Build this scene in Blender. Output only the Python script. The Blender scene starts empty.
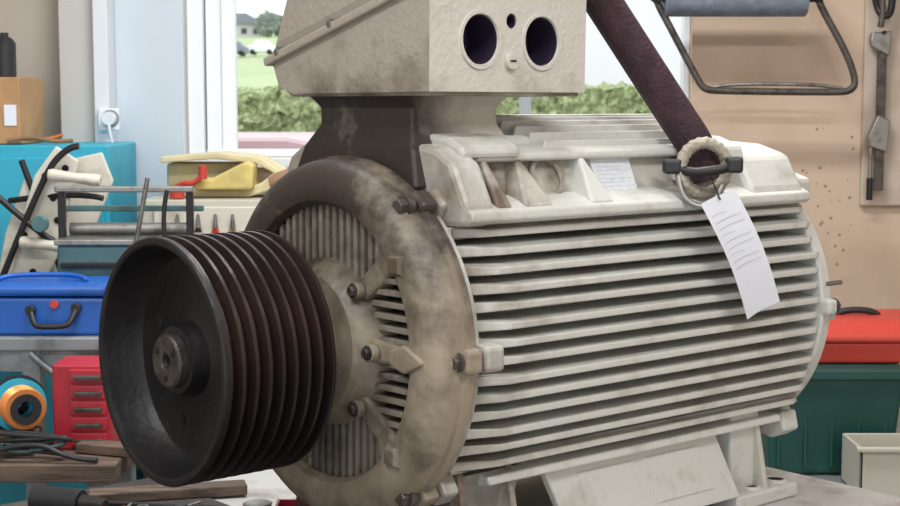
import bpy, bmesh, math, random
from mathutils import Vector, Matrix, noise
random.seed(4)
S=bpy.context.scene
try:
    S.view_settings.view_transform='Standard'
    S.view_settings.look='None'
except Exception: pass
C=bpy.context.collection
pi=math.pi
# ------------------------------------------------------------ materials
def M(name,col,rough=.6,metal=0,col2=None,scale=5,thr=(.45,.6),bump=0,bscale=40,grad=None,gaxis='X',stretch=None,emis=0):
    m=bpy.data.materials.new(name); m.use_nodes=True
    nt=m.node_tree; N=nt.nodes; L=nt.links
    b=N['Principled BSDF']
    b.inputs['Base Color'].default_value=(*col,1); b.inputs['Roughness'].default_value=rough; b.inputs['Metallic'].default_value=metal
    if emis:
        b.inputs['Emission Color'].default_value=(*col,1); b.inputs['Emission Strength'].default_value=emis
    tc=N.new('ShaderNodeTexCoord'); src=tc.outputs['Object']
    if stretch:
        mp=N.new('ShaderNodeMapping'); mp.inputs['Scale'].default_value=stretch
        L.new(src,mp.inputs['Vector']); vec=mp.outputs['Vector']
    else: vec=src
    if col2:
        n=N.new('ShaderNodeTexNoise'); n.inputs['Scale'].default_value=scale; n.inputs['Detail'].default_value=7; n.inputs['Roughness'].default_value=.62
        L.new(vec,n.inputs['Vector']); f=n.outputs['Fac']
        if grad:
            gl=grad if isinstance(grad[0],tuple) else ((gaxis,)+tuple(grad),)
            sp=N.new('ShaderNodeSeparateXYZ'); L.new(src,sp.inputs[0])
            for (ax,g0,g1,g2,g3) in gl:
                mr=N.new('ShaderNodeMapRange'); mr.inputs['From Min'].default_value=g0; mr.inputs['From Max'].default_value=g1
                mr.inputs['To Min'].default_value=g2; mr.inputs['To Max'].default_value=g3
                L.new(sp.outputs[ax],mr.inputs['Value'])
                ad=N.new('ShaderNodeMath'); ad.operation='ADD'; L.new(f,ad.inputs[0]); L.new(mr.outputs[0],ad.inputs[1]); f=ad.outputs[0]
        r=N.new('ShaderNodeMapRange'); r.inputs['From Min'].default_value=thr[0]; r.inputs['From Max'].default_value=thr[1]
        L.new(f,r.inputs['Value'])
        mx=N.new('ShaderNodeMix'); mx.data_type='RGBA'
        mx.inputs['A'].default_value=(*col,1); mx.inputs['B'].default_value=(*col2,1)
        L.new(r.outputs[0],mx.inputs['Factor']); L.new(mx.outputs['Result'],b.inputs['Base Color'])
    if bump:
        n2=N.new('ShaderNodeTexNoise'); n2.inputs['Scale'].default_value=bscale; n2.inputs['Detail'].default_value=5
        L.new(vec,n2.inputs['Vector'])
        bp=N.new('ShaderNodeBump'); bp.inputs['Strength'].default_value=bump; bp.inputs['Distance'].default_value=.01
        L.new(n2.outputs['Fac'],bp.inputs['Height']); L.new(bp.outputs[0],b.inputs['Normal'])
    return m
cream=(.57,.565,.52)
paint=M('motor_paint',cream,.40,0,(.23,.185,.14),9,(.54,.92),.15,60,grad=(.42,.62,.26,0))
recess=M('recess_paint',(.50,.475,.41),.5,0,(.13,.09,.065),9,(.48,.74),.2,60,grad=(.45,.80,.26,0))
paintclean=M('box_paint',(.58,.55,.485),.45,0,(.30,.24,.18),9,(.60,.95),.3,90,grad=(.43,.49,.14,0),gaxis='Z')
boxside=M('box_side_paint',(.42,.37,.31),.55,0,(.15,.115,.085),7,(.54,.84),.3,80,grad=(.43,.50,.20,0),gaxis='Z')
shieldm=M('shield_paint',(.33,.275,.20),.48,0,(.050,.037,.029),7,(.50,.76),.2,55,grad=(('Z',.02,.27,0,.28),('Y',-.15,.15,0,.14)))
slatm=M('slat_paint',(.27,.235,.185),.55,0,(.06,.045,.037),11,(.45,.72),.3,60,grad=(('Y',-.15,.15,0,.10),))
pulm=M('pulley_steel',(.014,.013,.014),.46,.3,(.030,.024,.023),5,(.5,.75),.15,70)
grvm=M('groove_steel',(.034,.025,.024),.36,.65,(.085,.047,.038),4,(.48,.75),.12,60)
hubm=M('hub_steel',(.10,.09,.085),.45,.6,(.04,.034,.03),20,(.45,.65),.4,80)
dark=M('dark_inside',(.006,.005,.006),.9)
holem=M('hole_inside',(.022,.014,.035),.6)
steel=M('steel',(.30,.29,.27),.4,.8,(.10,.08,.07),15,(.5,.7))
boltm=M('bolt_steel',(.11,.095,.085),.5,.5,(.045,.036,.03),30,(.45,.65))
blacksteel=M('black_steel',(.03,.028,.028),.45,.5)
blackpl=M('black_plastic',(.018,.018,.02),.5)
label=M('label_silver',(.72,.75,.78),.4,.0,(.62,.64,.67),60,(.5,.6),stretch=(1,1,3))
paper=M('tag_paper',(.80,.83,.90),.8)
ink=M('tag_ink',(.58,.59,.65),.8)
slingm=M('sling_fabric',(.050,.020,.030),.75,0,(.030,.011,.018),25,(.4,.6),.5,150)
eyem=M('eye_ring_paint',(.43,.39,.31),.6,0,(.16,.12,.09),22,(.45,.7),.5,90)
wallm=M('wall_plaster',(.60,.46,.345),.85,0,(.44,.32,.23),2.2,(.52,.8),.1,30)
wallgrey=M('wall_left_plaster',(.50,.44,.37),.85,0,(.40,.34,.28),2,(.5,.8))
whitep=M('white_trim',(.72,.76,.80),.45)
bluewhite=M('pale_panel',(.60,.67,.74),.55,0,(.54,.61,.68),2,(.4,.7))
glass_white=M('window_pvc',(.80,.84,.88),.35)
floorm=M('concrete',(.28,.26,.24),.8,0,(.17,.16,.15),3,(.4,.7),.1)
ceilm=M('ceiling_paint',(.7,.7,.68),.9)
benchm=M('bench_sheet',(.50,.49,.47),.45,.1,(.24,.21,.18),9,(.5,.75),.1)
greyst=M('grey_table_steel',(.28,.30,.31),.45,.4,(.12,.12,.12),10,(.5,.7))
cyan=M('cyan_paint',(.035,.40,.55),.5,0,(.02,.24,.34),5,(.5,.8))
teal=M('teal_steel',(.10,.20,.20),.45,.3,(.05,.09,.09),9,(.45,.7))
blue=M('blue_paint',(.012,.11,.46),.4,0,(.01,.06,.25),6,(.5,.8))
red=M('red_paint',(.45,.018,.035),.4,0,(.25,.012,.02),8,(.5,.8))
redp=M('red_plastic',(.56,.055,.035),.5)
green=M('green_plastic',(.008,.060,.050),.5,0,(.014,.085,.07),4,(.4,.7))
creampl=M('cream_plastic',(.52,.50,.42),.5)
card=M('cardboard',(.50,.29,.14),.8,0,(.38,.21,.10),10,(.4,.7))
wood=M('wood',(.36,.22,.12),.65,0,(.16,.09,.05),5,(.4,.65),.15,40,stretch=(1,9,9))
darkwood=M('old_wood',(.16,.11,.08),.75,0,(.06,.042,.03),5,(.4,.65),.2,40,stretch=(1,9,9))
ivory=M('ivory_plastic',(.68,.64,.54),.5,0,(.28,.22,.16),9,(.5,.8))
yellow=M('yellow_foam',(.72,.58,.20),.85,0,(.5,.4,.15),12,(.4,.7),.2)
foam=M('pale_foam',(.70,.62,.38),.85,0,(.55,.47,.3),10,(.4,.7),.2)
copper=M('copper',(.80,.28,.08),.35,.5)
towel=M('towel_roll',(.20,.24,.30),.85,0,(.15,.18,.23),20,(.4,.6),.3)
hedgem=M('hedge_leaves',(.19,.26,.10),.8,0,(.52,.58,.32),28,(.42,.62),1,45)  # leaf tones raised: washed-out outdoor light put into the colour
grass=M('grass',(.36,.45,.23),.9,0,(.44,.51,.29),.3,(.4,.7))  # lightened so the colour itself carries the overexposed daylight
treem=M('tree_leaves',(.22,.26,.22),.9,0,(.32,.35,.30),1.5,(.4,.7),1,4)
asph=M('asphalt',(.25,.25,.25),.9)
housew=M('house_wall',(.6,.6,.58),.9)
roofm=M('roof_tiles',(.24,.26,.31),.8)
facade=M('white_facade',(.88,.88,.89),.8)
carp=M('car_paint',(.52,.36,.38),.3,.1)
carglass=M('car_glass',(.03,.035,.04),.1)
rubber=M('rubber',(.02,.02,.02),.8)
leather=M('leather',(.30,.18,.10),.7,0,(.12,.07,.04),9,(.45,.7))
tubem=M('lamp_tube',(1,.98,.94),.5,emis=4)
darksheetm=M('bench_dark_sheet',(.045,.040,.038),.8,0,(.12,.10,.085),8,(.5,.75),.2)
# ------------------------------------------------------------ helpers
def group(name,loc=(0,0,0),rotz=0):
    e=bpy.data.objects.new(name,None); e.empty_display_size=.1
    e.location=loc; e.rotation_euler=(0,0,rotz); C.objects.link(e)
    return e
def mwof(e): return Matrix.Translation(e.location)@Matrix.Rotation(e.rotation_euler[2],4,'Z')
def adopt(o,par,local):
    if par is None: return
    o.parent=par
    if not local: o.matrix_parent_inverse=mwof(par).inverted()
def mk(name,verts,faces,mat,par=None,local=False,bevel=0,smooth=False,seg=2,split=35,mats=None):
    me=bpy.data.meshes.new(name); me.from_pydata([tuple(v) for v in verts],[],faces); me.update()
    bm=bmesh.new(); bm.from_mesh(me); bmesh.ops.recalc_face_normals(bm,faces=bm.faces); bm.to_mesh(me); bm.free()
    o=bpy.data.objects.new(name,me); C.objects.link(o)
    me.materials.append(mat)
    if smooth:
        for p in me.polygons: p.use_smooth=True
    if bevel:
        b=o.modifiers.new('bev','BEVEL'); b.width=bevel; b.segments=seg; b.limit_method='ANGLE'; b.angle_limit=math.radians(30)
    if smooth:
        s=o.modifiers.new('es','EDGE_SPLIT'); s.split_angle=math.radians(split)
    adopt(o,par,local)
    return o
def box(name,x0,x1,y0,y1,z0,z1,mat,par=None,local=False,bevel=0,R=None):
    v=[Vector((x,y,z)) for x in(x0,x1) for y in(y0,y1) for z in(z0,z1)]
    if R is not None:
        c=Vector(((x0+x1)/2,(y0+y1)/2,(z0+z1)/2)); v=[c+R@(p-c) for p in v]
    f=[(0,1,3,2),(4,6,7,5),(0,4,5,1),(2,3,7,6),(0,2,6,4),(1,5,7,3)]
    return mk(name,v,f,mat,par,local,bevel)
def prism(name,pts,d0,d1,plane,mat,par=None,local=False,bevel=0,smooth=False):
    def P(p,d):
        if plane=='yz': return (d,p[0],p[1])
        if plane=='xz': return (p[0],d,p[1])
        return (p[0],p[1],d)
    n=len(pts); v=[P(p,d0) for p in pts]+[P(p,d1) for p in pts]
    f=[tuple(range(n)),tuple(range(2*n-1,n-1,-1))]+[(i,(i+1)%n,n+(i+1)%n,n+i) for i in range(n)]
    return mk(name,v,f,mat,par,local,bevel,smooth)
def frame(d):
    d=Vector(d).normalized(); u=d.orthogonal().normalized(); w=d.cross(u); return d,u,w
def lathe(name,prof,mat,par=None,local=False,o=(0,0,0),d=(1,0,0),seg=96,split=30,ph=0):
    d,u,w=frame(d); o=Vector(o); v=[];f=[]
    for (a,r) in prof:
        for k in range(seg):
            t=2*pi*k/seg+ph; v.append(o+d*a+(u*math.cos(t)+w*math.sin(t))*max(r,1e-5))
    for i in range(len(prof)-1):
        for k in range(seg):
            k2=(k+1)%seg; f.append((i*seg+k,i*seg+k2,(i+1)*seg+k2,(i+1)*seg+k))
    return mk(name,v,f,mat,par,local,smooth=True,split=split)
def cyl(name,p0,p1,r,mat,par=None,local=False,r2=None,seg=24):
    p0=Vector(p0);p1=Vector(p1);L=(p1-p0).length; r2=r if r2 is None else r2; c=min(r,L)*.08
    return lathe(name,[(0,0),(0,r-c),(c,r),(L-c,r2),(L,r2-c),(L,0)],mat,par,local,p0,p1-p0,seg)
def tube(name,pts,r,mat,par=None,local=False,cyc=False,smooth=True):
    cu=bpy.data.curves.new(name,'CURVE'); cu.dimensions='3D'; cu.bevel_depth=r; cu.bevel_resolution=4; cu.use_fill_caps=True
    s=cu.splines.new('NURBS' if smooth else 'POLY'); s.points.add(len(pts)-1)
    for q,p in zip(s.points,pts): q.co=(*p,1)
    if smooth: s.order_u=3; s.use_endpoint_u=not cyc; s.resolution_u=8
    s.use_cyclic_u=cyc
    o=bpy.data.objects.new(name,cu); C.objects.link(o); cu.materials.append(mat); adopt(o,par,local); return o
def hexbolt(name,o,d,r,h,mat,par,local=True):
    lathe(name,[(0,0),(0,r),(h*.85,r),(h,r*.88),(h,0)],mat,par,local,o,d,6,20)
    lathe(name+'_washer',[(-.003,0),(-.003,r*1.35),(.002,r*1.35),(.002,0)],mat,par,local,o,d,24)
def sweep_rect(name,secs,mat,par,local=True,bevel=.01):
    v=[];f=[]
    for (z,x0,x1,y0,y1) in secs: v+=[(x0,y0,z),(x1,y0,z),(x1,y1,z),(x0,y1,z)]
    n=len(secs)
    for i in range(n-1):
        for k in range(4): f.append((i*4+k,i*4+(k+1)%4,(i+1)*4+(k+1)%4,(i+1)*4+k))
    f+=[(0,1,2,3),(n*4-4,n*4-3,n*4-2,n*4-1)]
    return mk(name,v,f,mat,par,local,bevel,seg=3)
# ------------------------------------------------------------ camera
cam=bpy.data.cameras.new('camera'); co=bpy.data.objects.new('camera',cam); C.objects.link(co)
co.location=(0,0,1.55); co.rotation_euler=(math.radians(90-5.64),0,0); cam.lens=60; cam.sensor_width=36; cam.clip_start=.05; cam.clip_end=500
cam.dof.use_dof=True; cam.dof.focus_distance=2.7; cam.dof.aperture_fstop=11
S.camera=co
# ------------------------------------------------------------ MOTOR
ORG=(-.468,2.371,1.14); ANG=math.radians(40.8)
mo=group('electric_motor',ORG,ANG)
VR=.238
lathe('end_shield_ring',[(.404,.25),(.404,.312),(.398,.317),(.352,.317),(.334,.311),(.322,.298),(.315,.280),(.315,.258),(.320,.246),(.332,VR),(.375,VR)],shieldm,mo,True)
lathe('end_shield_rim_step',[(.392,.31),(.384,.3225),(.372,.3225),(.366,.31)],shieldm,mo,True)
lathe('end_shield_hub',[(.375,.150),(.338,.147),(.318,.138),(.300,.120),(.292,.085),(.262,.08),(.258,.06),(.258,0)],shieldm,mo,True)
lathe('end_shield_backing',[(.374,.27),(.374,0)],dark,mo,True)
lathe('shaft',[(.212,0),(.212,.045),(.30,.045),(.30,0)],steel,mo,True,seg=48)
spokes=[0,180,42,-42,138,-138]
for i,a in enumerate(spokes):
    t=math.radians(a); u=Vector((0,-math.cos(t),math.sin(t))); w=Vector((0,math.sin(t),math.cos(t)))
    hw0,hw1=(.022,.015) if a in(0,180) else (.018,.020)
    v=[]
    for (r,h,x0) in((.13,hw0,.322),(.205,hw1,.334),(.250,hw1*1.5,.322)):
        for (sx,sy) in((x0,-1),(x0,1),(.372,1),(.372,-1)):
            p=u*r+w*h*sy; v.append((sx,p.y,p.z))
    f=[(0,1,2,3),(8,9,10,11)]
    for s in(0,1):
        for k in range(4): f.append((s*4+k,s*4+(k+1)%4,s*4+4+(k+1)%4,s*4+4+k))
    mk('spoke_%d'%i,v,f,shieldm,mo,True,.006)
    cb=u*.150+Vector((.322,0,0))
    cyl('bearing_cap_boss_%d'%i,cb,cb+Vector((-.014,0,0)),.015,shieldm,mo,True); hexbolt('bearing_cap_bolt_%d'%i,cb+Vector((-.014,0,0)),(-1,0,0),.009,.008,boltm,mo)
for s in(-1,1):
    v=[(x,s*b,h) for x in(.309,.335) for (b,h) in((.205,.012),(.240,.024),(.285,.004),(.285,-.004),(.240,-.024),(.205,-.012))]
    mk('ring_arrow_rib',v,[(0,1,2,3,4,5),(6,7,8,9,10,11)]+[(j,(j+1)%6,6+(j+1)%6,6+j) for j in range(6)],shieldm,mo,True,.004)
def insec(y,z,lo,hi):
    r=math.hypot(y,z)
    if r<.145 or r>VR+.002: return False
    a=math.degrees(math.atan2(z,-y))%360
    return (lo<=a<=hi) or (lo<=a-360<=hi)
k=0
for (lo,hi,vert) in((46,134,True),(226,314,True),(4,38,False),(322,356,False),(142,176,False),(184,218,False)):
    for q in range(-13,14):
        p=q*.0200
        run=[]
        for s in range(-130,131):
            t=s*.002
            y,z=(p,t) if vert else (t,p)
            if insec(y,z,lo,hi): run.append(t)
            if (not insec(y,z,lo,hi) or s==130) and run:
                if run[-1]-run[0]>.012:
                    a0,a1=run[0]-.002,run[-1]+.002
                    if vert: box('slat_%d'%k,.336,.372,p-.0048,p+.0048,a0,a1,slatm,mo,True,.0015)
                    else: box('slat_%d'%k,.336,.372,a0,a1,p-.0048,p+.0048,slatm,mo,True,.0015)
                    k+=1
                run=[]
def radial(t,r,x): return Vector((x,-math.cos(t)*r,math.sin(t)*r))
for i,a in enumerate((35,-39,143,-139)):
    t=math.radians(a); c=radial(t,.264,.322)
    lathe('diamond_boss_%d'%i,[(0,0.0),(0,.017),(.016,.029),(.03,.029)],recess if a in(35,-39) else shieldm,mo,True,c+Vector((-.014,0,0)),(1,0,0),4,20,ph=pi/4 if False else 0)
for i,a in enumerate((0,51,-50,129,-129,180,90,-90)):
    t=math.radians(a)
    u=Vector((0,-math.cos(t),math.sin(t))); w=Vector((0,math.sin(t),math.cos(t)))
    def lug(nm,x0,x1,r0,r1,hw,mat):
        v=[]
        for x in(x0,x1):
            for (r,h) in((r0,-hw),(r0,hw),(r1,hw*.75),(r1,-hw*.75)):
                p=u*r+w*h; v.append((x,p.y,p.z))
        mk(nm,v,[(0,1,2,3),(4,5,6,7),(0,1,5,4),(1,2,6,5),(2,3,7,6),(3,0,4,7)],mat,mo,True,.007)
    if abs(a)!=90:
        lug('front_lug_%d'%i,.366,.402,.29,.334,.026,shieldm)
        lug('frame_lug_%d'%i,.408,.450,.27,.334,.028,paint)
        lug('rear_lug_%d'%i,1.415,1.445,.27,.320,.020,paint)
        cb=radial(t,.314,.362)
        if a in(51,-50):
            cyl('bolt_body_%d'%i,cb,cb+Vector((-.014,0,0)),.017,boltm,mo,True)
            hexbolt('bolt_%d'%i,cb+Vector((-.014,0,0)),(-1,0,0),.014,.016,boltm,mo)
        else: hexbolt('bolt_%d'%i,cb,(-1,0,0),.012,.011,boltm,mo)
        hexbolt('rear_bolt_%d'%i,radial(t,.306,1.448),(1,0,0),.012,.012,boltm,mo)
lathe('seam_dark_ring',[(.400,.2),(.400,.304),(.411,.304),(.411,.2)],dark,mo,True)  # shade of the seam gap put in as a black ring
lathe('frame_flange',[(.408,.22),(.408,.308),(.414,.310),(.418,.303),(.420,.24)],paint,mo,True)
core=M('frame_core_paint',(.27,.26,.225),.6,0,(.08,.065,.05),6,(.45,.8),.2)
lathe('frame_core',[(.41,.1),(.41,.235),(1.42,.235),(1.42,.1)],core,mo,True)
lathe('rear_flange',[(1.412,.22),(1.416,.296),(1.420,.301),(1.444,.301),(1.452,.290),(1.462,.24),(1.475,.15),(1.475,0)],paint,mo,True)
def tip(h):
    return .302-.050*max(0,(abs(h)-.06)/.15)**1.7
NF=14
for sgn,side in((-1,'near'),(1,'far')):
    for i in range(NF):
        h=.198-i*.0305; tp=tip(h)+random.uniform(-.003,.003)
        a0=.417+random.uniform(-.001,.003); a1=1.422+random.uniform(-.008,.004)
        ln=.075+random.uniform(-.014,.025)
        pts=[(a0,.08,.0115),(a0,.236,.0100),(a0+.010,tp-.030,.0088),(a0+ln,tp,.0060),(a1-.03,tp,.0060),(a1,tp-.014,.0065),(a1,.236,.0095),(a1,.08,.0115)]
        n=len(pts); dz=[0]*n; dz[3]=random.uniform(-.002,.002)
        v=[(a,sgn*b,h+t+d) for (a,b,t),d in zip(pts,dz)]+[(a,sgn*b,h-t+d) for (a,b,t),d in zip(pts,dz)]
        f=[(0,1,6,7),(1,2,5,6),(2,3,4,5)]
        f+=[tuple(n+q for q in reversed(ff)) for ff in f]
        f+=[(j,(j+1)%n,n+(j+1)%n,n+j) for j in range(n)]
        mk('fin_%s_%d'%(side,i),v,f,paint,mo,True,.0025)
for sgn in(-1,1):
    prism('lower_rail',[(sgn*.12,-.212),(sgn*.240,-.224),(sgn*.245,-.238),(sgn*.12,-.26)],.50,1.36,'yz',paint,mo,True,.004)
def panel(sgn):
    s=sgn
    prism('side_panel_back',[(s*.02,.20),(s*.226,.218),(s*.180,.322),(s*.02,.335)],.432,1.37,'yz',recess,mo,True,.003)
    prism('panel_lower_ledge',[(s*.10,.212),(s*.266,.212),(s*.278,.219),(s*.275,.234),(s*.250,.246),(s*.215,.256),(s*.10,.25)],.428,1.40,'yz',paint,mo,True,.004)
    prism('panel_upper_ledge',[(s*.05,.316),(s*.206,.312),(s*.213,.316),(s*.210,.328),(s*.15,.342),(s*.05,.350)],.50,1.20,'yz',paint,mo,True,.004)
    for i,(x,wd) in enumerate(((.515,.03),(.600,.06),(.765,.05),(1.10,.05))):
        v=[(x-.006,s*.212,.316),(x+.006,s*.212,.316),(x-wd*.6,s*.268,.238),(x+wd*.6,s*.268,.238),(x-.006,s*.17,.316),(x+.006,s*.17,.316),(x-wd*.6,s*.20,.238),(x+wd*.6,s*.20,.238)]
        mk('gusset_%d'%i,v,[(0,1,3,2),(4,6,7,5),(0,2,6,4),(1,5,7,3),(0,4,5,1),(2,3,7,6)],recess if i<2 else paint,mo,True,.004)
    prism('shoulder_block',[(s*.08,.20),(s*.262,.210),(s*.268,.245),(s*.232,.314),(s*.19,.338),(s*.08,.352)],.420,.488,'yz',paint,mo,True,.010)
    prism('shoulder_cap',[(s*.10,.33),(s*.220,.320),(s*.217,.340),(s*.18,.356),(s*.10,.364)],.455,.60,'yz',paint,mo,True,.008)
    prism('rear_shoulder',[(s*.08,.20),(s*.262,.210),(s*.268,.240),(s*.228,.310),(s*.16,.330),(s*.08,.335)],1.21,1.39,'yz',paint,mo,True,.012)
    prism('eye_pad',[(s*.08,.30),(s*.232,.302),(s*.224,.330),(s*.17,.348),(s*.08,.352)],1.12,1.235,'yz',paint,mo,True,.008)
    prism('rear_corner_lug',[(s*.19,.20),(s*.250,.214),(s*.250,.26),(s*.20,.275)],1.38,1.44,'yz',paint,mo,True,.008)
panel(-1);panel(1)
pu=Vector((0,.046,.104)).normalized(); pn=Vector((0,-pu.z,pu.y))
def onp(a,t,d=0):
    return Vector((a,-.226,.218))+pu*(.1137*t)+pn*d
c=onp(.682,.60,.0)
lathe('emboss_ring',[(0,.041),(.008,.041),(.011,.038),(.011,.034),(.008,.031),(0.002,.031),(.002,0)],recess,mo,True,c,pn,48)
q=[onp(.805,.31,.010),onp(.915,.31,.010),onp(.915,.90,.010),onp(.805,.90,.010)]
q2=[p-pn*.014 for p in q]
mk('nameplate',q+q2,[(0,1,2,3),(4,5,6,7),(0,1,5,4),(1,2,6,5),(2,3,7,6),(3,0,4,7)],label,mo,True,.001)
for i in range(7):
    t=.38+.068*i
    q=[onp(.813,t,.0108),onp(.907-.02*(i%2),t,.0108),onp(.907-.02*(i%2),t+.010,.0108),onp(.813,t+.010,.0108)]
    mk('nameplate_line_%d'%i,q,[(0,1,2,3)],ink,mo,True)
for i,b in enumerate((-.175,-.145,-.115,-.085,-.055,-.02,.015,.05,.085,.12,.15)):
    top=.392-1.5*b*b; x0=.66+.25*abs(b)
    prism('top_fin_%d'%i,[(x0-.02,.30),(x0,top),(1.22,top),(1.28,.30)],b-.0035,b+.0035,'xz',paint,mo,True,.0015)
arc=[(.322*math.sin(math.radians(t)),.322*math.cos(math.radians(t))) for t in range(-36,37,6)]
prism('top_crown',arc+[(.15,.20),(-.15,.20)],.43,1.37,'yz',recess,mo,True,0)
neckm=M('neck_paint',(.46,.425,.365),.5,0,(.030,.022,.018),5,(.42,.80),.25,60,grad=(.40,.60,.40,-.08))
sweep_rect('terminal_neck',[(.27,.395,.66,-.17,.19),(.335,.405,.655,-.15,.165),(.375,.425,.635,-.125,.14),(.405,.425,.63,-.125,.14),(.428,.412,.65,-.145,.16),(.44,.412,.65,-.145,.16)],neckm,mo,True,.008)
sweep_rect('neck_base_plate',[(.30,.43,.74,-.16,.21),(.336,.43,.735,-.155,.20)],neckm,mo,True,.008)
sweep_rect('neck_side_plate',[(.33,.50,.70,-.16,-.05),(.356,.51,.69,-.15,-.05)],paint,mo,True,.008)
tb=prism('terminal_box_body',[(-.200,.432),(-.203,.612),(.255,.488),(.235,.445),(.19,.430)],.400,.785,'yz',paintclean,mo,True,0)
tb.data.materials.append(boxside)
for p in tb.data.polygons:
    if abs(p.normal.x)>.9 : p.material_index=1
cuts=[]
HO=((.516,.520,.043),(.668,.520,.043),(.592,.553,.013))
for (a,h,r) in HO:
    cuts.append(cyl('cut',(a,-.26,h),(a,-.12,h),r,holem,None,True,seg=48))
tb.parent=None
for cu in cuts:
    m=tb.modifiers.new('b','BOOLEAN'); m.operation='DIFFERENCE'; m.object=cu; m.solver='EXACT'
bv=tb.modifiers.new('bev','BEVEL'); bv.width=.005; bv.segments=3; bv.limit_method='ANGLE'; bv.angle_limit=math.radians(40)
bpy.context.view_layer.update()
dg=bpy.context.evaluated_depsgraph_get(); me=bpy.data.meshes.new_from_object(tb.evaluated_get(dg))
tb.modifiers.clear(); tb.data=me
for cu in cuts: bpy.data.objects.remove(cu,do_unlink=True)
tb.parent=mo
for i,(a,h,r) in enumerate(HO):
    lathe('entry_liner_%d'%i,[(.004,r+.001),(.003,r-.003),(.075,r-.003),(.075,0)],holem,mo,True,(a,-.2025,h),(0,1,0),48)
    if i<2: lathe('entry_seat_%d'%i,[(.001,r+.008),(-.002,r+.007),(-.002,r+.0005),(.002,r-.001)],paintclean,mo,True,(a,-.2022,h),(0,1,0),48)
cyl('screw_plug',(.590,-.200,.485),(.590,-.209,.485),.015,paintclean,mo,True)
box('plug_slot',.583,.597,-.2105,-.208,.4835,.4865,dark,mo,True)
prism('lid_flange',[(-.212,.612),(-.210,.628),(.272,.497),(.266,.481)],.388,.796,'yz',boxside,mo,True,.004)
prism('terminal_box_lid',[(-.202,.622),(-.196,.72),(.05,.74),(.190,.655),(.262,.498)],.396,.788,'yz',boxside,mo,True,.018)
for i,(b,h) in enumerate(((-.12,.588),(.06,.54),(.225,.495))):
    hexbolt('lid_screw_%d'%i,Vector((.392,b,h+.012)),(-1,0,0),.007,.006,steel,mo)
prism('box_lower_lip',[(-.19,.425),(-.19,.437),(.225,.437),(.20,.425)],.406,.780,'yz',boxside,mo,True,.003)
base=-.3985
for s in(-1,1):
    def fy(y0,y1): return sorted((s*y0,s*y1))
    v=[]
    for (b0,b1) in ((0,0),(.02,0)):
        for (a,bb,h) in((.70,.262,base+.03),(.66,.215,-.228),(1.165,.215,-.228),(1.20,.262,base+.03)):
            v.append((a,s*(bb-b0),h))
    mk('foot_web',v,[(0,1,2,3),(4,5,6,7),(0,1,5,4),(1,2,6,5),(2,3,7,6),(3,0,4,7)],paint,mo,True,.004)
    def fp(a,t,o):
        return (a,s*(.215+.047*t+o),-.228+(base+.03+.228)*t)
    for nm,(x0,x1,x2,x3) in (('foot_panel_a',(.750,.745,.90,.915)),('foot_panel_b',(.945,.94,1.10,1.125))):
        t0,t1,o=.20,.80,.003
        v=[fp(x1,t0,o),fp(x2,t0,o),fp(x3,t1,o),fp(x0,t1,o)]+[fp(x1,t0,-.003),fp(x2,t0,-.003),fp(x3,t1,-.003),fp(x0,t1,-.003)]
        mk(nm,v,[(0,1,2,3),(4,5,6,7),(0,1,5,4),(1,2,6,5),(2,3,7,6),(3,0,4,7)],paint,mo,True,.0025)
    y0,y1=fy(.12,.225)
    box('foot_end_rear',1.215,1.30,y0,y1,base,-.20,paint,mo,True,.006)
    for k,(x0,x1) in enumerate(((.43,.62),(1.19,1.40))):
        y0,y1=fy(.15,.262)
        box('foot_pad_%d'%k,x0,x1,y0,y1,base,base+.030,paint,mo,True,.005)
        for kk,dx in enumerate((-.03,.06)):
            xc=(x0+x1)/2+dx+.015
            cyl('foot_bolt_%d_%d'%(k,kk),(xc,s*.225,base+.026),(xc,s*.225,base+.033),.018,dark,mo,True)
            lathe('foot_bolt_ring_%d_%d'%(k,kk),[(0,.026),(.006,.025),(.006,.018),(0,.018)],paint,mo,True,(xc,s*.225,base+.029),(0,0,1),32)
    for k,x in enumerate((.44,.56,1.29)):
        v=[(x,s*.12,-.2),(x,s*.225,-.21),(x,s*.258,base+.02),(x,s*.12,base+.02)]
        v+=[(a+.014,b,c_) for a,b,c_ in v]
        mk('foot_gusset_%d'%k,v,[(0,1,2,3),(4,5,6,7),(0,1,5,4),(1,2,6,5),(2,3,7,6),(3,0,4,7)],recess,mo,True,.003)
prism('foot_underbody',[(-.22,-.22),(.22,-.22),(.19,-.33),(-.19,-.33)],.44,.60,'yz',core,mo,True)
cyl('rear_sensor_body',(1.43,-.295,.045),(1.49,-.295,.045),.005,steel,mo,True)
box('rear_tab',1.43,1.462,-.303,-.27,-.03,.0,paint,mo,True,.003)
prism('rear_lower_bracket',[(-.17,-.24),(-.225,-.225),(-.235,-.265),(-.20,-.285),(-.17,-.28)],1.385,1.44,'yz',paint,mo,True,.006)
cyl('drain_screw',(1.44,-.205,-.262),(1.46,-.205,-.262),.012,boltm,mo,True,seg=6)
lathe('lifting_eye_base',[(0,.034),(.012,.03),(.02,.022),(.02,0)],paint,mo,True,Vector((1.07,-.205,.268)),(0,-.35,1),32)
def shr(x): return .44+(x-.44)*.945 if x>.44 else x
for o in mo.children:
    if o.type=='MESH':
        for v in o.data.vertices: v.co.x=shr(v.co.x)
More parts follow.
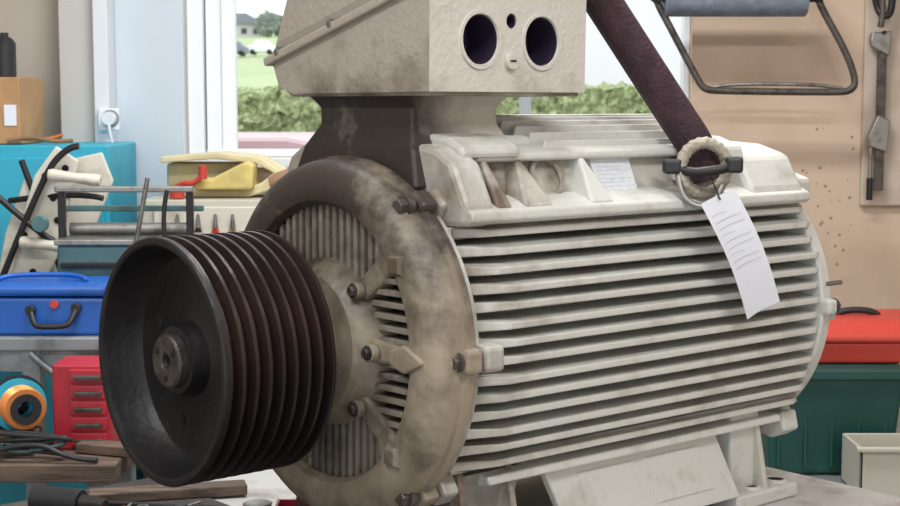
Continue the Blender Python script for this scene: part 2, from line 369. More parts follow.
# ------------------------------------------------------------ pulley
pu_=group('v_belt_pulley',ORG,ANG)
lathe('hub_bushing',[(.055,0),(.055,.012),(.016,.012),(.014,.015),(.014,.040),(.018,.044),(.06,.047)],hubm,pu_,True)
for k in range(3):
    t=2*pi*k/3+.5; cyl('bushing_screw_%d'%k,(.013,.028*math.cos(t),.028*math.sin(t)),(.02,.028*math.cos(t),.028*math.sin(t)),.005,dark,pu_,True)
lathe('web',[(.03,.044),(.032,.055),(.060,.062),(.070,.080),(.073,.15),(.068,.168),(.055,.178),(.012,.184),(.002,.187),(0,.190),(0,.1975),(.003,.2005),(.010,.2005)],pulm,pu_,True,seg=128)
for k in range(4):
    t=pi/2*k+.4; cyl('web_hole_%d'%k,(.069,.12*math.cos(t),.12*math.sin(t)),(.075,.12*math.cos(t),.12*math.sin(t)),.008,dark,pu_,True)
pr=[(.010,.2005)]; x=.010; P=.0242
for i in range(8):
    pr+=[(x+.003,.2005),(x+.009,.184),(x+.0155,.184),(x+.0215,.2005),(x+P,.2005)]; x+=P
pr+=[(.208,.199),(.209,.196),(.209,.17),(.15,.165),(.13,.07),(.20,.06),(.20,.03)]
lathe('grooves',pr,grvm,pu_,True,seg=128)
# ------------------------------------------------------------ sling, eye, tag
W0=mwof(mo)
def w(p): return W0@Vector(p)
ec=Vector((1.040,-.235,.302))
e=w(ec)
sl=group('lifting_sling',tuple(e))
tube('sling_body',[e+Vector((.02,.0,-.035)),e+Vector((0.005,0,.02)),e+Vector((-.04,-.0,.085)),e+Vector((-.24,-.01,.385)),e+Vector((-.62,-.03,.96)),e+Vector((-1.0,-.05,1.60)),Vector((e.x-1.06,e.y-.06,3.19))],.036,slingm,sl)
rr=Vector((e.x+.004,e.y-.055,e.z-.010))
er=group('lifting_eye_ring',tuple(e))
v=[];f=[]
NS,NR=72,14
for j in range(NS):
    t=2*pi*j/NS
    for k in range(NR):
        ph=2*pi*k/NR; rad=.0115*(1+.10*math.sin(t*22+ph))
        R=.047+rad*math.cos(ph)
        v.append(rr+Vector((R*math.cos(t),rad*math.sin(ph)+.022*math.cos(t),R*math.sin(t))))
for j in range(NS):
    for k in range(NR): f.append((j*NR+k,j*NR+(k+1)%NR,((j+1)%NS)*NR+(k+1)%NR,((j+1)%NS)*NR+k))
mk('ring',v,f,eyem,er,smooth=True,split=80)
sh=group('shackle',tuple(e))
tube('shackle_bow',[rr+Vector((-.065,-.015,.004)),rr+Vector((-.03,-.035,-.008)),rr+Vector((.0,-.04,-.004)),rr+Vector((.035,-.035,.0)),rr+Vector((.06,-.02,.010))],.0095,blacksteel,sh)
box('shackle_pin',rr.x-.080,rr.x-.046,rr.y-.035,rr.y-.005,rr.z-.010,rr.z+.018,blackpl,sh,False,.006)
box('shackle_nut',rr.x+.036,rr.x+.066,rr.y-.045,rr.y-.012,rr.z-.008,rr.z+.022,blackpl,sh,False,.006)
tube('shackle_hook',[rr+Vector((-.052,-.02,.0)),rr+Vector((-.052,-.035,-.045)),rr+Vector((-.02,-.04,-.072)),rr+Vector((.015,-.035,-.068)),rr+Vector((.03,-.03,-.03))],.006,steel,sh)
tg=group('paper_tag',ORG,ANG)
def quad(nm,A,B,C_,D,mat,off,nx=8):
    v=[];f=[]
    for i in range(nx+1):
        for j in range(5):
            s=j/4;t=i/nx
            p=(Vector(A)*(1-s)+Vector(B)*s)*(1-t)+(Vector(D)*(1-s)+Vector(C_)*s)*t
            p.y+=off-.012*math.sin(t*pi)+.006*math.sin(s*pi)
            v.append(p)
    for i in range(nx):
        for j in range(4): f.append((i*5+j,i*5+j+1,(i+1)*5+j+1,(i+1)*5+j))
    return mk(nm,v,f,mat,tg,True,smooth=True)
TL=Vector((.932,-.335,.230));TR=Vector((1.030,-.335,.254));BR=Vector((1.178,-.332,.030));BL=Vector((1.078,-.332,.004))
quad('tag_sheet',TL,TR,BR,BL,paper,0)
def tq(s,t): return (TL*(1-s)+TR*s)*(1-t)+(BL*(1-s)+BR*s)*t
for i in range(9):
    t=.12+i*.055; s1=.85 if i%3 else .5
    quad('tag_line_%d'%i,tq(.1,t),tq(s1,t),tq(s1,t+.006),tq(.1,t+.006),ink,-.012*math.sin(t*pi)-.0015,nx=1)
ts=tq(.5,.03)
tube('tag_string',[ts+Vector((0,-.002,0)),ts+Vector((.0,.01,.02)),ts+Vector((.01,.03,.045))],.0016,rubber,tg,True)
# ------------------------------------------------------------ benches
BZ=ORG[2]+base
wb=group('workbench',(ORG[0],ORG[1],0),ANG)
box('bench_top',-.45,1.507,-.62,.75,BZ-.045,BZ-.0005,benchm,wb,True,.004)
for i,(x,y) in enumerate(((-.38,-.55),(1.44,-.55),(-.38,.68),(1.44,.68),(.5,-.55),(.5,.68))):
    box('bench_leg_%d'%i,x-.04,x+.04,y-.04,y+.04,0,BZ-.045,greyst,wb,True,.004)
box('bench_stretcher_1',-.38,1.44,-.57,-.53,.2,.26,greyst,wb,True)
box('bench_stretcher_2',-.38,1.44,.66,.70,.2,.26,greyst,wb,True)
rm=group('bench_dark_sheet',(ORG[0],ORG[1],BZ),ANG)  # dark sheet added over the left bench top to darken it
box('dark_sheet',-.44,.405,-.60,.74,0,.004,darksheetm,rm,True,.001)
MZ=BZ+.0045
wb2=group('workbench',(-1.3,3.3,0))
box('bench_top',-2.2,-.72,3.165,3.455,.74,.779,darkwood,wb2,False,.003)
for i,(x,y) in enumerate(((-2.15,3.2),(-.76,3.2),(-2.15,3.42),(-.76,3.42))):
    box('bench_leg_%d'%i,x-.025,x+.025,y-.025,y+.025,0,.74,greyst,wb2)
st=group('steel_table',(-1.3,3.85,0))
box('table_top',-2.2,-.62,3.475,4.2,.975,1.008,greyst,st,False,.004)
box('table_apron',-2.18,-.64,3.49,3.51,.925,.975,greyst,st)
for i,(x,y) in enumerate(((-2.15,3.50),(-.66,3.50),(-2.15,4.16),(-.66,4.16),(-.985,3.50))):
    box('table_leg_%d'%i,x-.02,x+.02,y-.015,y+.025,0,.98,greyst,st)
tube('table_brace',[(-.985,3.48,.97),(-.80,3.48,.80)],.008,greyst,st,smooth=False)
bt=group('metal_toolbox',(-1.1,3.6,1.01))
box('case',-1.42,-.812,3.50,3.70,1.009,1.098,blue,bt,False,.008)
box('lid',-1.425,-.807,3.495,3.705,1.101,1.128,blue,bt,False,.010)
tube('handle',[(-.985,3.495,1.070),(-.975,3.47,1.040),(-.955,3.465,1.034),(-.90,3.465,1.036),(-.885,3.47,1.044),(-.878,3.495,1.075)],.007,blackpl,bt)
cyl('handle_lug_l',(-.985,3.50,1.070),(-.985,3.485,1.070),.012,blackpl,bt); cyl('handle_lug_r',(-.878,3.50,1.075),(-.878,3.485,1.075),.012,blackpl,bt)
cyl('badge',(-.93,3.499,1.083),(-.93,3.494,1.083),.010,redp,bt)
tube('lid_bail',[(-1.09,3.56,1.130),(-1.08,3.60,1.140),(-.98,3.61,1.142),(-.88,3.60,1.140),(-.87,3.56,1.130)],.006,blue,bt)
rc=group('drawer_cabinet',(-.82,3.3,.78))
box('carcass',-.890,-.762,3.31,3.44,.780,.972,red,rc,False,.004)
for i in range(5):
    z=.788+i*.036
    box('drawer_%d'%i,-.850,-.768,3.302,3.312,z,z+.030,red,rc,False,.002)
    box('drawer_pull_%d'%i,-.840,-.778,3.293,3.303,z+.008,z+.018,boltm,rc,False,.002)
ws=group('wire_spool',(-.97,3.28,.78))
wd_=Vector((.5,-.85,0)).normalized(); wc=Vector((-.965,3.30,.885))
lathe('winding_blue',[(0,.02),(0,.058),(.02,.060),(.02,.02)],cyan,ws,False,wc,wd_,40)
for i in range(9): lathe('copper_turn_%d'%i,[(0,.03),(0,.044),(.002,.047),(.004,.044),(.004,.03)],copper,ws,False,wc+wd_*(.020+.005*i),wd_,40)
lathe('spool_rim',[(.066,.018),(.067,.034),(.071,.034),(.071,.018)],blackpl,ws,False,wc,wd_,40)
lathe('spool_back',[(-.006,.01),(-.006,.066),(0,.066),(0,.01)],blackpl,ws,False,wc,wd_,40)
box('spool_stand',-1.03,-.92,3.25,3.33,.779,.830,darkwood,ws,False,.003)
cc=group('cable_coil',(-.95,3.2,.79))
for k in range(4):
    tube('loop_%d'%k,[(-.91+.065*math.cos(t)*(1+.1*k),3.215+.02*math.sin(t),.79+.010*k+.02*abs(math.sin(t*.5+k))) for t in [2*pi*j/14 for j in range(14)]],.005,(blackpl,teal,blackpl,rubber)[k],cc,cyc=True)
tube('tail',[(-1.0,3.19,.80),(-.9,3.19,.83),(-.82,3.18,.787),(-.76,3.175,.787)],.006,blackpl,cc)
pl=group('wood_plank',(-.8,3.2,.78))
box('plank_a',-.83,-.60,3.23,3.285,.781,.803,darkwood,pl,False,.003,R=Matrix.Rotation(-.35,3,'Z'))
pl2=group('wood_plank',(-.6,3.05,BZ))
box('plank_b',-.74,-.42,3.00,3.05,MZ,MZ+.022,darkwood,pl2,False,.003,R=Matrix.Rotation(.25,3,'Z'))
dr=group('power_drill',(-.75,2.85,BZ))
cyl('motor_body',(-.82,2.90,MZ+.029),(-.72,2.87,MZ+.029),.028,blackpl,dr); cyl('chuck',(-.72,2.87,MZ+.029),(-.67,2.855,MZ+.029),.018,blacksteel,dr,r2=.012)
tin=group('metal_can',(-.375,2.88,BZ))
lathe('can',[(0,0),(0,.026),(.003,.028),(.028,.028),(.031,.029),(.033,.027),(.028,.0)],steel,tin,False,(-.375,2.86,MZ),(0,0,1),32)
rt=group('parts_tray',(-.3,2.80,BZ))
for nm,a in(('floor',(-.335,-.22,2.76,2.86,.0005,.006)),('wall_a',(-.335,-.22,2.76,2.765,.006,.04)),('wall_b',(-.335,-.22,2.855,2.86,.006,.04)),('wall_c',(-.335,-.330,2.76,2.86,.006,.04)),('wall_d',(-.225,-.22,2.76,2.86,.006,.04))):
    box('tray_'+nm,a[0],a[1],a[2],a[3],MZ+a[4],MZ+a[5],red,rt)
for k in range(6):
    g=group('screwdriver' if k%2 else 'steel_wrench',(-.65+.05*k,2.92,BZ))
    x0=-.70+.058*k; y0=2.88+.012*((k*5)%4); an=.5+.5*((k*7)%5)
    d=Vector((math.cos(an),math.sin(an),0))*.05; c0=Vector((x0,y0,MZ+.009))
    if k%2:
        cyl('handle',c0-d*.6,c0,.009,(redp,blackpl,copper)[k//2],g); cyl('blade',c0,c0+d*.9,.003,steel,g)
    else:
        c0.z=MZ+.005; nrm=Vector((-d.y,d.x,0)).normalized()*.005
        vv=[c0-d*.6-nrm,c0+d*.6-nrm,c0+d*.6+nrm,c0-d*.6+nrm]
        mk('shank',[p+Vector((0,0,-.004)) for p in vv]+[p+Vector((0,0,.003)) for p in vv],[(0,1,2,3),(4,5,6,7),(0,1,5,4),(1,2,6,5),(2,3,7,6),(3,0,4,7)],steel,g,False,.001)
        lathe('ring_end',[(-.004,.006),(-.004,.012),(.004,.012),(.004,.006),(-.004,.006)],steel,g,False,c0+d*.7,(0,0,1),20)
ex=group('power_cable',(-.5,2.95,BZ))
tube('cord',[(-.86,2.90,MZ+.006),(-.80,2.95,MZ+.006),(-.70,2.96,MZ+.006),(-.62,2.945,MZ+.006),(-.55,2.93,MZ+.006),(-.46,2.93,MZ+.006),(-.42,2.88,MZ+.006)],.005,rubber,ex)
# ------------------------------------------------------------ cyan cabinet & machine
cb=group('metal_cabinet',(-1.4,4.5,0))
box('body',-2.1,-.985,4.33,4.72,0.0,1.435,cyan,cb,False,.006)
box('door_left',-2.08,-1.45,4.315,4.33,.05,1.40,cyan,cb,False,.004); box('door_right',-1.44,-1.0,4.315,4.33,.05,1.40,cyan,cb,False,.004)
for z in(.5,1.2): box('handle_%d'%int(z*10),-1.47,-1.455,4.295,4.315,z,z+.1,steel,cb,False,.003)
cw=group('coil_winding_former',(-1.15,4.05,1.01))
def slab(nm,pts,y,th,mat):
    prism(nm,pts,y,y+th,'xz',mat,cw,False,.004)
slab('plate_left',[(-1.20,1.012),(-1.13,1.012),(-1.06,1.15),(-1.00,1.40),(-1.06,1.44),(-1.12,1.36),(-1.17,1.2)],4.04,.014,ivory)
slab('plate_right',[(-1.10,1.012),(-1.05,1.012),(-.98,1.22),(-.93,1.34),(-.96,1.42),(-1.05,1.40),(-1.12,1.30)],4.14,.014,ivory)
slab('plate_low',[(-1.26,1.012),(-1.20,1.012),(-1.12,1.10),(-1.10,1.30),(-1.16,1.36),(-1.22,1.2)],4.10,.014,ivory)
for i,(x,z) in enumerate(((-1.13,1.10),(-1.10,1.2),(-1.07,1.30),(-1.035,1.38),(-1.15,1.2),(-1.06,1.24),(-1.09,1.36))): cyl('plate_hole_%d'%i,(x,4.041,z),(x,4.036,z),.009,dark,cw)
tube('tube_diagonal_a',[(-1.22,4.01,1.05),(-1.09,4.01,1.36),(-1.02,4.01,1.44),(-.99,4.01,1.44)],.009,blacksteel,cw)
tube('tube_diagonal_b',[(-1.24,4.02,1.33),(-1.12,4.01,1.22),(-1.02,4.01,1.16),(-1.0,4.01,1.10)],.009,blacksteel,cw)
tube('tube_rear',[(-1.17,4.1,1.40),(-1.10,4.1,1.20),(-1.05,4.1,1.03)],.009,blacksteel,cw)
tube('tube_cross',[(-1.2,4.08,1.29),(-1.0,4.02,1.32),(-.93,4.02,1.30)],.008,blacksteel,cw)
for i,(x,z) in enumerate(((-1.08,1.165),(-1.0,1.345))):
    lathe('wooden_roller_%d'%i,[(0,0),(0,.014),(.01,.017),(.07,.013),(.13,.017),(.14,.014),(.14,0)],ivory,cw,False,(x-.07,4.0,z+.02),(1,-.02,-.12),24)
cyl('knob',(-1.09,3.99,1.235),(-1.09,3.97,1.235),.022,teal,cw)
tp=group('steel_frame_press',(-.83,3.83,1.01))
box('base',-.985,-.66,3.74,3.94,1.009,1.20,teal,tp,False,.006)
box('top_plate',-.99,-.65,3.73,3.95,1.20,1.215,steel,tp,False,.003)
for i in range(4): box('slat_%d'%i,-.975,-.665,3.728,3.74,1.04+.035*i,1.052+.035*i,blacksteel,tp,False,.002)
for i,x in enumerate((-.985,-.66)): box('post_%d'%i,x-.009,x+.009,3.79,3.81,1.21,1.335,blacksteel,tp,False,.003)
box('cross_bar',-1.0,-.65,3.785,3.805,1.330,1.345,steel,tp,False,.003)
box('side_bar',-1.0,-.64,3.88,3.90,1.275,1.29,teal,tp,False,.003)
tube('pull_rod_a',[(-.75,3.72,1.37),(-.775,3.72,1.24),(-.79,3.72,1.17)],.006,steel,tp)
tube('pull_rod_b',[(-.70,3.71,1.34),(-.72,3.71,1.26),(-.70,3.71,1.15)],.006,blackpl,tp)
cyl('roller',(-.98,3.86,1.232),(-.67,3.86,1.232),.016,steel,tp)
bx=group('cardboard_box',(-1.42,4.45,1.437))
box('carton',-1.56,-1.245,4.36,4.62,1.437,1.63,card,bx,False,.003)
box('shipping_label',-1.29,-1.255,4.357,4.36,1.49,1.55,paper,bx); box('packing_tape',-1.42,-1.39,4.358,4.622,1.4365,1.6315,wood,bx)
cy=group('spray_can',(-1.37,4.45,1.63))
lathe('can',[(0,0),(0,.03),(.002,.032),(.10,.032),(.115,.02),(.118,.012),(.13,.012),(.13,0)],blackpl,cy,False,(-1.31,4.45,1.631),(0,0,1),32)
cl=group('cable_scraps',(-1.2,4.4,1.437))
tube('scrap_a',[(-1.28,4.345,1.445),(-1.22,4.345,1.462),(-1.15,4.345,1.443),(-1.09,4.345,1.447)],.006,leather,cl); tube('scrap_b',[(-1.24,4.35,1.452),(-1.17,4.35,1.443),(-1.12,4.35,1.465)],.005,copper,cl)
# ------------------------------------------------------------ tool cabinet at window
tcb=group('tool_cabinet',(-.58,4.5,0))
box('body',-.90,-.20,4.36,4.74,0,1.275,creampl,tcb,False,.005)
box('tool_panel',-.86,-.30,4.345,4.36,1.02,1.255,ivory,tcb,False,.003)
for i,(x,col) in enumerate(((-.79,redp),(-.73,blackpl),(-.68,redp),(-.63,wood),(-.42,blackpl))):
    tube('plier_handle_a_%d'%i,[(x-.012,4.335,1.12),(x-.014,4.335,1.17),(x,4.335,1.20)],.005,col,tcb)
    tube('plier_handle_b_%d'%i,[(x+.012,4.335,1.12),(x+.014,4.335,1.17),(x,4.335,1.20)],.005,col,tcb)
    cyl('plier_jaw_%d'%i,(x,4.335,1.195),(x,4.335,1.235),.008,steel,tcb,r2=.004)
fm=group('foam_sheets',(-.6,4.5,1.28))
prism('foam_curl',[(-.84,1.277),(-.60,1.277),(-.52,1.30),(-.50,1.345),(-.52,1.352),(-.56,1.32),(-.62,1.30),(-.84,1.30)],4.45,4.62,'xz',foam,fm,False,.006)
prism('foam_block',[(-.75,1.302),(-.58,1.302),(-.575,1.375),(-.60,1.385),(-.70,1.335),(-.755,1.335)],4.40,4.50,'xz',yellow,fm,False,.008)
box('foam_slab',-.86,-.62,4.55,4.68,1.302,1.375,foam,fm,False,.01)
prism('foam_rolled_sheet',[(-.86,1.378),(-.70,1.39),(-.58,1.378),(-.50,1.335),(-.49,1.345),(-.57,1.395),(-.70,1.408),(-.86,1.396)],4.46,4.66,'xz',foam,fm,False,.004)
box('foam_slab_low',-.50,-.36,4.40,4.52,1.277,1.30,yellow,fm,False,.006)
vs=group('hand_crank',(-.74,4.4,1.28))
cyl('crank_base',(-.80,4.39,1.277),(-.80,4.39,1.315),.022,redp,vs); tube('crank_arm',[(-.80,4.39,1.31),(-.78,4.375,1.325),(-.74,4.37,1.32),(-.72,4.37,1.35)],.008,redp,vs); cyl('crank_grip',(-.72,4.37,1.335),(-.72,4.37,1.375),.012,redp,vs)
lg=group('leather_gloves',(-.45,4.45,1.28))
for k,(x,y,z) in enumerate(((-.50,4.40,1.31),(-.44,4.42,1.312))):
    lathe('glove_palm_%d'%k,[(0,0),(0,.018),(.02,.028),(.06,.032),(.09,.026),(.10,0)],leather,lg,False,(x-.03,y,z+.008),(1,.1,.25),16)
    for f_ in range(4): tube('glove_finger_%d_%d'%(k,f_),[(x+.05,y-.02+.014*f_,z+.03),(x+.085,y-.024+.016*f_,z+.045-.004*f_),(x+.115,y-.026+.018*f_,z+.035-.006*f_)],.009,leather,lg)
# ------------------------------------------------------------ right side things
lt=group('side_table',(1.2,4.1,0))
box('table_top',.62,2.1,3.62,4.72,.535,.575,greyst,lt,False,.004)
for i,(x,y) in enumerate(((.68,3.68),(2.04,3.68),(.68,4.66),(2.04,4.66))): box('table_leg_%d'%i,x-.03,x+.03,y-.03,y+.03,0,.535,greyst,lt)
gb=group('storage_crate',(1.0,4.05,.575))
sweep_rect('crate_body',[(.576,.845,1.165,3.89,4.26),(.84,.822,1.188,3.86,4.29)],green,gb,False,.012)
sweep_rect('crate_rim',[(.835,.812,1.198,3.85,4.30),(.865,.812,1.198,3.85,4.30)],green,gb,False,.006)
for i in range(5): box('crate_rib_%d'%i,.86+.07*i,.868+.07*i,3.872,3.90,.60,.83,green,gb,False,.003)
rb=group('plastic_toolbox',(1.18,4.05,.867))
sweep_rect('toolbox_body',[(.867,.97,1.45,3.93,4.20),(.925,.955,1.46,3.92,4.21)],redp,rb,False,.008)
sweep_rect('toolbox_lid',[(.925,.945,1.47,3.91,4.22),(.945,.945,1.47,3.91,4.22),(.980,.98,1.44,3.95,4.18)],redp,rb,False,.008)
tube('toolbox_handle',[(1.05,4.06,.975),(1.06,4.06,.993),(1.16,4.06,.993),(1.17,4.06,.975)],.009,blackpl,rb)
cbn=group('plastic_bin',(1.12,3.75,.575))
for nm,a in(('floor',(1.02,1.40,3.66,3.84,.576,.582)),('front',(1.02,1.40,3.66,3.668,.576,.70)),('back',(1.02,1.40,3.832,3.84,.576,.70)),('left',(1.02,1.028,3.66,3.84,.576,.70)),('right',(1.392,1.40,3.66,3.84,.576,.70))):
    box('bin_'+nm,*a,creampl,cbn,False,.002)
box('bin_lip',1.01,1.41,3.65,3.666,.692,.704,creampl,cbn,False,.003)
th=group('paper_towel_roll_holder',(.95,4.6,1.9))
Y=4.60
lathe('towel_roll',[(0,.018),(0,.054),(.003,.056),(.425,.056),(.428,.054),(.428,.018)],towel,th,False,(.650,Y,1.872),(1,0,0),48)
cyl('roll_spindle',(.62,Y,1.872),(1.105,Y,1.872),.012,blacksteel,th)
tube('frame_tube',[(.618,Y,1.90),(.625,Y,1.862),(.66,Y-.0,1.80),(.755,Y,1.625),(.775,Y,1.598),(.81,Y,1.592),(1.17,Y,1.588),(1.225,Y,1.592),(1.238,Y,1.625),(1.20,Y,1.72),(1.115,Y,1.86),(1.105,Y,1.90)],.011,boltm,th)
tube('frame_inner',[(.79,Y+.01,1.60),(.83,Y+.01,1.615),(1.15,Y+.01,1.612),(1.20,Y+.01,1.60)],.006,steel,th)
cyl('end_knob_l',(.612,Y,1.89),(.645,Y,1.865),.022,blackpl,th); cyl('end_knob_r',(1.10,Y,1.885),(1.13,Y,1.87),.020,blackpl,th)
for x in(.618,1.105):
    xx=max(x,.80)
    tube('wall_arm_%d'%(x*10),[(x,Y,1.90),(x,Y+.06,1.93),(xx,4.798,1.95)],.010,blacksteel,th)
    box('wall_plate_%d'%(x*10),xx-.03,xx+.03,4.785,4.80,1.90,2.0,blacksteel,th)
tbd=group('tool_board',(1.5,4.78,1.6))
bdm=M('board_paint',(.58,.49,.40),.7,0,(.42,.33,.25),4,(.4,.7))
box('board',1.31,2.0,4.775,4.799,1.23,2.15,bdm,tbd,False,.004)
for i,x in enumerate((1.355,1.52)):
    box('clamp_bar_%d'%i,x-.014,x+.014,4.735,4.75,1.28+.02*i,1.76,boltm,tbd,False,.003)
    prism('clamp_jaw_fixed_%d'%i,[(x-.035,1.73),(x+.02,1.70),(x+.025,1.78),(x-.035,1.775),(x-.04,1.75)],4.728,4.757,'xz',steel,tbd,False,.004)
    prism('clamp_jaw_sliding_%d'%i,[(x-.035,1.42),(x+.02,1.40),(x+.03,1.50),(x-.01,1.52),(x-.04,1.45)],4.728,4.757,'xz',steel,tbd,False,.004)
    cyl('clamp_screw_%d'%i,(x-.028,4.742,1.45),(x-.028,4.742,1.30),.006,steel,tbd); cyl('clamp_handle_%d'%i,(x-.028,4.742,1.32),(x-.028,4.742,1.25),.010,blacksteel,tbd)
    cyl('peg_%d'%i,(x,4.775,1.77),(x,4.72,1.775),.006,blacksteel,tbd)
tube('chain_hook_a',[(1.33,4.76,1.90),(1.325,4.72,1.86),(1.34,4.70,1.82),(1.37,4.70,1.83),(1.375,4.72,1.88)],.011,blacksteel,tbd)
tube('chain_hook_b',[(1.36,4.72,2.1),(1.345,4.70,1.97),(1.36,4.69,1.92),(1.39,4.70,1.91),(1.42,4.72,1.98)],.014,rubber,tbd)
tube('chain_hook_c',[(1.31,4.74,2.0),(1.33,4.70,1.93),(1.345,4.70,1.84),(1.335,4.70,1.79)],.010,boltm,tbd)
# ------------------------------------------------------------ room
WX0,WX1,WZ0,WZ1=-.835,.768,1.382,2.65
wk=group('wall_back',(0,4.9,0))
box('wall_below_window',WX0,WX1,4.8,5.0,0,WZ0,wallm,wk); box('wall_above_window',WX0,WX1,4.8,5.0,WZ1,3.2,wallm,wk)
box('wall_left_of_window',-3,WX0,4.8,5.0,0,3.2,wallgrey,wk); box('wall_right_of_window',WX1,3,4.8,5.0,0,3.2,wallm,wk)
stain=M('wall_stain',(.34,.22,.15),.9)
for i in range(44):
    x=random.gauss(1.20,.07); z=random.gauss(1.17,.08) if i%4 else random.uniform(1.25,1.5); r=random.uniform(.0015,.006)
    lathe('wall_mark_%d'%i,[(0,0),(0,r),(.0008,r*.8),(.0008,0)],stain,wk,False,(x,4.8,z),(0,-1,0),8)
def shell(nm,*a,m=wallm): return box(nm,*a,m)
shell('wall_left',-3.15,-3,-3,5.0,0,3.2,m=wallgrey); shell('wall_right',3,3.15,-3,5.0,0,3.2)
shell('floor',-3.15,3.15,-3,5.0,-.1,0,m=floorm); shell('ceiling',-3.15,3.15,-3,5.0,3.2,3.3,m=ceilm)
box('trim_1',-1.215,-1.10,4.70,4.80,0,3.2,M('pilaster',(.56,.54,.51),.6),None,False,.003)
box('trim_2',-1.10,-1.055,4.66,4.80,0,3.2,whitep,None,False,.003)
box('trim_3',-1.055,-.84,4.76,4.80,0,3.2,bluewhite,None,False,.003)
box('trim_4',WX0-.0,WX1+.02,4.755,4.80,WZ0-.03,WZ0,whitep,None,False,.003)
wn=group('window_1',(0,4.9,1.4))
def fr(nm,x0,x1,z0,z1,y0=4.84,y1=4.91,m=glass_white): box(nm,x0,x1,y0,y1,z0,z1,m,wn,False,.004)
fr('frame_left',WX0,WX0+.05,WZ0,WZ1,4.80,4.93); fr('sash_left',WX0+.055,WX0+.10,WZ0+.0,WZ1,4.83,4.90); fr('sash_left_bead',WX0+.10,WX0+.145,WZ0,WZ1,4.86,4.90)
fr('frame_right',WX1-.02,WX1,WZ0,WZ1); fr('frame_top',WX0,WX1,WZ1-.06,WZ1); fr('frame_bottom',WX0+.05,WX1,WZ0,WZ0+.025)
fr('mullion',.225,.262,WZ0,WZ1,4.85,4.90,m=M('mullion_grey',(.35,.38,.40),.5))
so=group('wall_socket',(-1.04,4.65,1.5))
box('socket_box',-1.085,-1.02,4.635,4.66,1.47,1.54,glass_white,so,False,.006); cyl('plug',(-1.045,4.635,1.508),(-1.045,4.60,1.508),.021,whitep,so)
lathe('socket_ring',[(0,.027),(.003,.027),(.003,.022),(0,.022)],greyst,so,False,(-1.045,4.635,1.508),(0,-1,0),32)
tube('plug_cable',[(-1.045,4.605,1.50),(-1.04,4.60,1.46),(-1.03,4.62,1.40),(-1.02,4.64,1.30),(-1.02,4.65,1.1)],.005,whitep,so)
for i,(x,y) in enumerate(((-1.1,1.2),(1.1,1.2),(0,3.2))):
    lp=group('ceiling_lamp',(x,y,3.15))
    box('housing',x-.65,x+.65,y-.1,y+.1,3.14,3.199,whitep,lp,False,.004)
    cyl('tube_a',(x-.6,y-.05,3.125),(x+.6,y-.05,3.125),.013,tubem,lp)
    cyl('tube_b',(x-.6,y+.05,3.125),(x+.6,y+.05,3.125),.013,tubem,lp)
    l=bpy.data.lights.new('lamp_light','AREA'); l.shape='RECTANGLE'; l.size=1.3; l.size_y=.3; l.energy=(44,44,62)[i]; l.color=(.98,.99,1)
    o=bpy.data.objects.new('lamp_light',l); C.objects.link(o); o.location=(x,y,3.10); o.parent=lp; o.matrix_parent_inverse=mwof(lp).inverted()
# ------------------------------------------------------------ outdoors
box('ground',-60,60,5.0,30,-.12,-.02,asph)
hill=[]
SL=.068
for j in range(19):
    for i in range(19):
        x=-135+i*15; y=24+j*9; z=-.05+ (y-24)*SL+ .3*noise.noise(Vector((x*.03,y*.03,0)))
        if j==0: z=-.1
        hill.append((x,y,z))
mk('hill',hill,[(j*19+i,j*19+i+1,(j+1)*19+i+1,(j+1)*19+i) for j in range(18) for i in range(18)],grass,smooth=True,split=80)
def hedge(name,x0,x1,y0,y1,z1):
    bm=bmesh.new(); nx=int((x1-x0)/.035)
    rows=[]
    prof=[(y0,z1*k/34) for k in range(35)]+[(y0+(y1-y0)*k/14,z1) for k in range(1,15)]
    for (yy,zz) in prof:
        row=[]
        for i in range(nx+1):
            p=Vector((x0+(x1-x0)*i/nx,yy,zz))
            if zz>.05: p+=noise.noise_vector(p*13)*.05+noise.noise_vector(p*30)*.03+noise.noise_vector(p*2.2)*.04
            row.append(bm.verts.new(p))
        rows.append(row)
    for a,b in zip(rows[:-1],rows[1:]):
        for i in range(nx): bm.faces.new((a[i],a[i+1],b[i+1],b[i]))
    me=bpy.data.meshes.new(name); bm.to_mesh(me); bm.free(); o=bpy.data.objects.new(name,me); C.objects.link(o); me.materials.append(hedgem)
hedge('hedge',-3.2,4.2,9.0,9.9,1.64)
def tree(x,y,s):
    z=(y-24)*SL
    g=group('tree',(x,y,z)); cyl('trunk',(x,y,z-.5),(x,y,z+s*.8),.12*s,darkwood,g)
    bm=bmesh.new(); bmesh.ops.create_icosphere(bm,subdivisions=5,radius=s)
    for v in bm.verts:
        n=v.co.normalized(); v.co=Vector((x,y,z+s*1.0))+v.co*(1+.35*noise.noise(n*1.8+Vector((x,y,0)))+.25*noise.noise(n*6+Vector((x,y,0)))+.15*noise.noise(n*15))
    me=bpy.data.meshes.new('crown'); bm.to_mesh(me); bm.free(); o=bpy.data.objects.new('crown',me); C.objects.link(o); me.materials.append(treem); adopt(o,g,False)
for (x,y,s) in((-16.6,138,1.1),(-15.6,140,.9),(-20.8,134,.6),(-14.8,140,.9),(-13,138,1.2),(10,140,3)): tree(x,y,s)
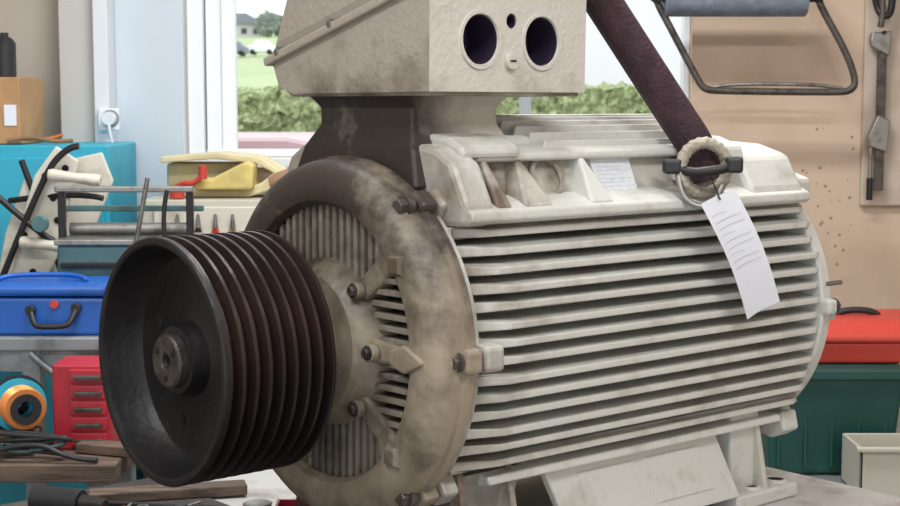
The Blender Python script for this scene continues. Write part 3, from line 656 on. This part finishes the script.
def house(x,y,w_,h,rh):
    z=(y-24)*SL-.3; g=group('house',(x,y,z))
    box('walls',x-w_/2,x+w_/2,y,y+5,z,z+h,housew,g)
    prism('roof',[(x-w_/2-.3,z+h),(x+w_/2+.3,z+h),(x+w_/2-.9,z+h+rh),(x-w_/2+.9,z+h+rh)],y-.3,y+5.3,'xz',roofm,g)
    for k in range(3): box('pane_%d'%k,x-w_/2+.5+k*1.1,x-w_/2+1.0+k*1.1,y-.03,y,z+h-.9,z+h-.4,carglass,g)
house(-19.4,140,3.0,1.4,1.0); house(-27,150,5,1.6,1.2)
for i,(x,y) in enumerate(((-12.6,88),(-11.2,90),(-14.4,87))):
    z=(y-24)*SL+.02; g=group('car',(x,y,z)); cm=(roofm,facade,carp)[i]
    prism('body',[(x-.8,z+.15),(x-.85,z+.5),(x-.5,z+.58),(x-.3,z+.85),(x+.35,z+.85),(x+.6,z+.58),(x+.85,z+.5),(x+.85,z+.15)],y-.5,y+.5,'xz',cm,g,False,.05)
    for k,xx in enumerate((x-.5,x+.5)): cyl('wheel_%d'%k,(xx,y-.52,z+.16),(xx,y+.52,z+.16),.16,rubber,g)
fb=group('white_building',(3.5,15,0))
box('facade',.75,9,13,20,-.1,6,facade,fb)
for k in range(3): box('pane_%d'%k,3.4+1.6*k,4.4+1.6*k,12.97,13.0,1.0,2.0,carglass,fb)
cr=group('car',(-1.6,7.2,0))
prism('body',[(-3.6,.35),(-3.65,.75),(-3.3,.9),(-2.6,.98),(.4,.98),(.75,.8),(.8,.4),(.7,.3),(-3.5,.3)],6.3,8.0,'xz',carp,cr,False,.06)
prism('cabin',[(-2.7,.95),(-2.0,1.36),(-1.6,1.41),(-.7,1.41),(-.3,1.33),(.25,.97)],6.42,7.88,'xz',carp,cr,False,.05)
prism('side_glass',[(-2.35,1.0),(-1.9,1.30),(-.75,1.33),(-.4,1.28),(-.05,1.0)],6.40,7.90,'xz',carglass,cr)
for i,(x,y) in enumerate(((-2.9,6.32),(.0,6.32),(-2.9,7.98),(.0,7.98))):
    lathe('wheel_%d'%i,[(-.1,0),(-.1,.28),(-.08,.32),(.08,.32),(.1,.28),(.1,0)],rubber,cr,False,(x,y,.30),(0,1,0),32)
# ------------------------------------------------------------ world
wd=bpy.data.worlds.new('world'); S.world=wd; wd.use_nodes=True
bg=wd.node_tree.nodes['Background']; bg.inputs[0].default_value=(.92,.96,1,1); bg.inputs[1].default_value=1.9
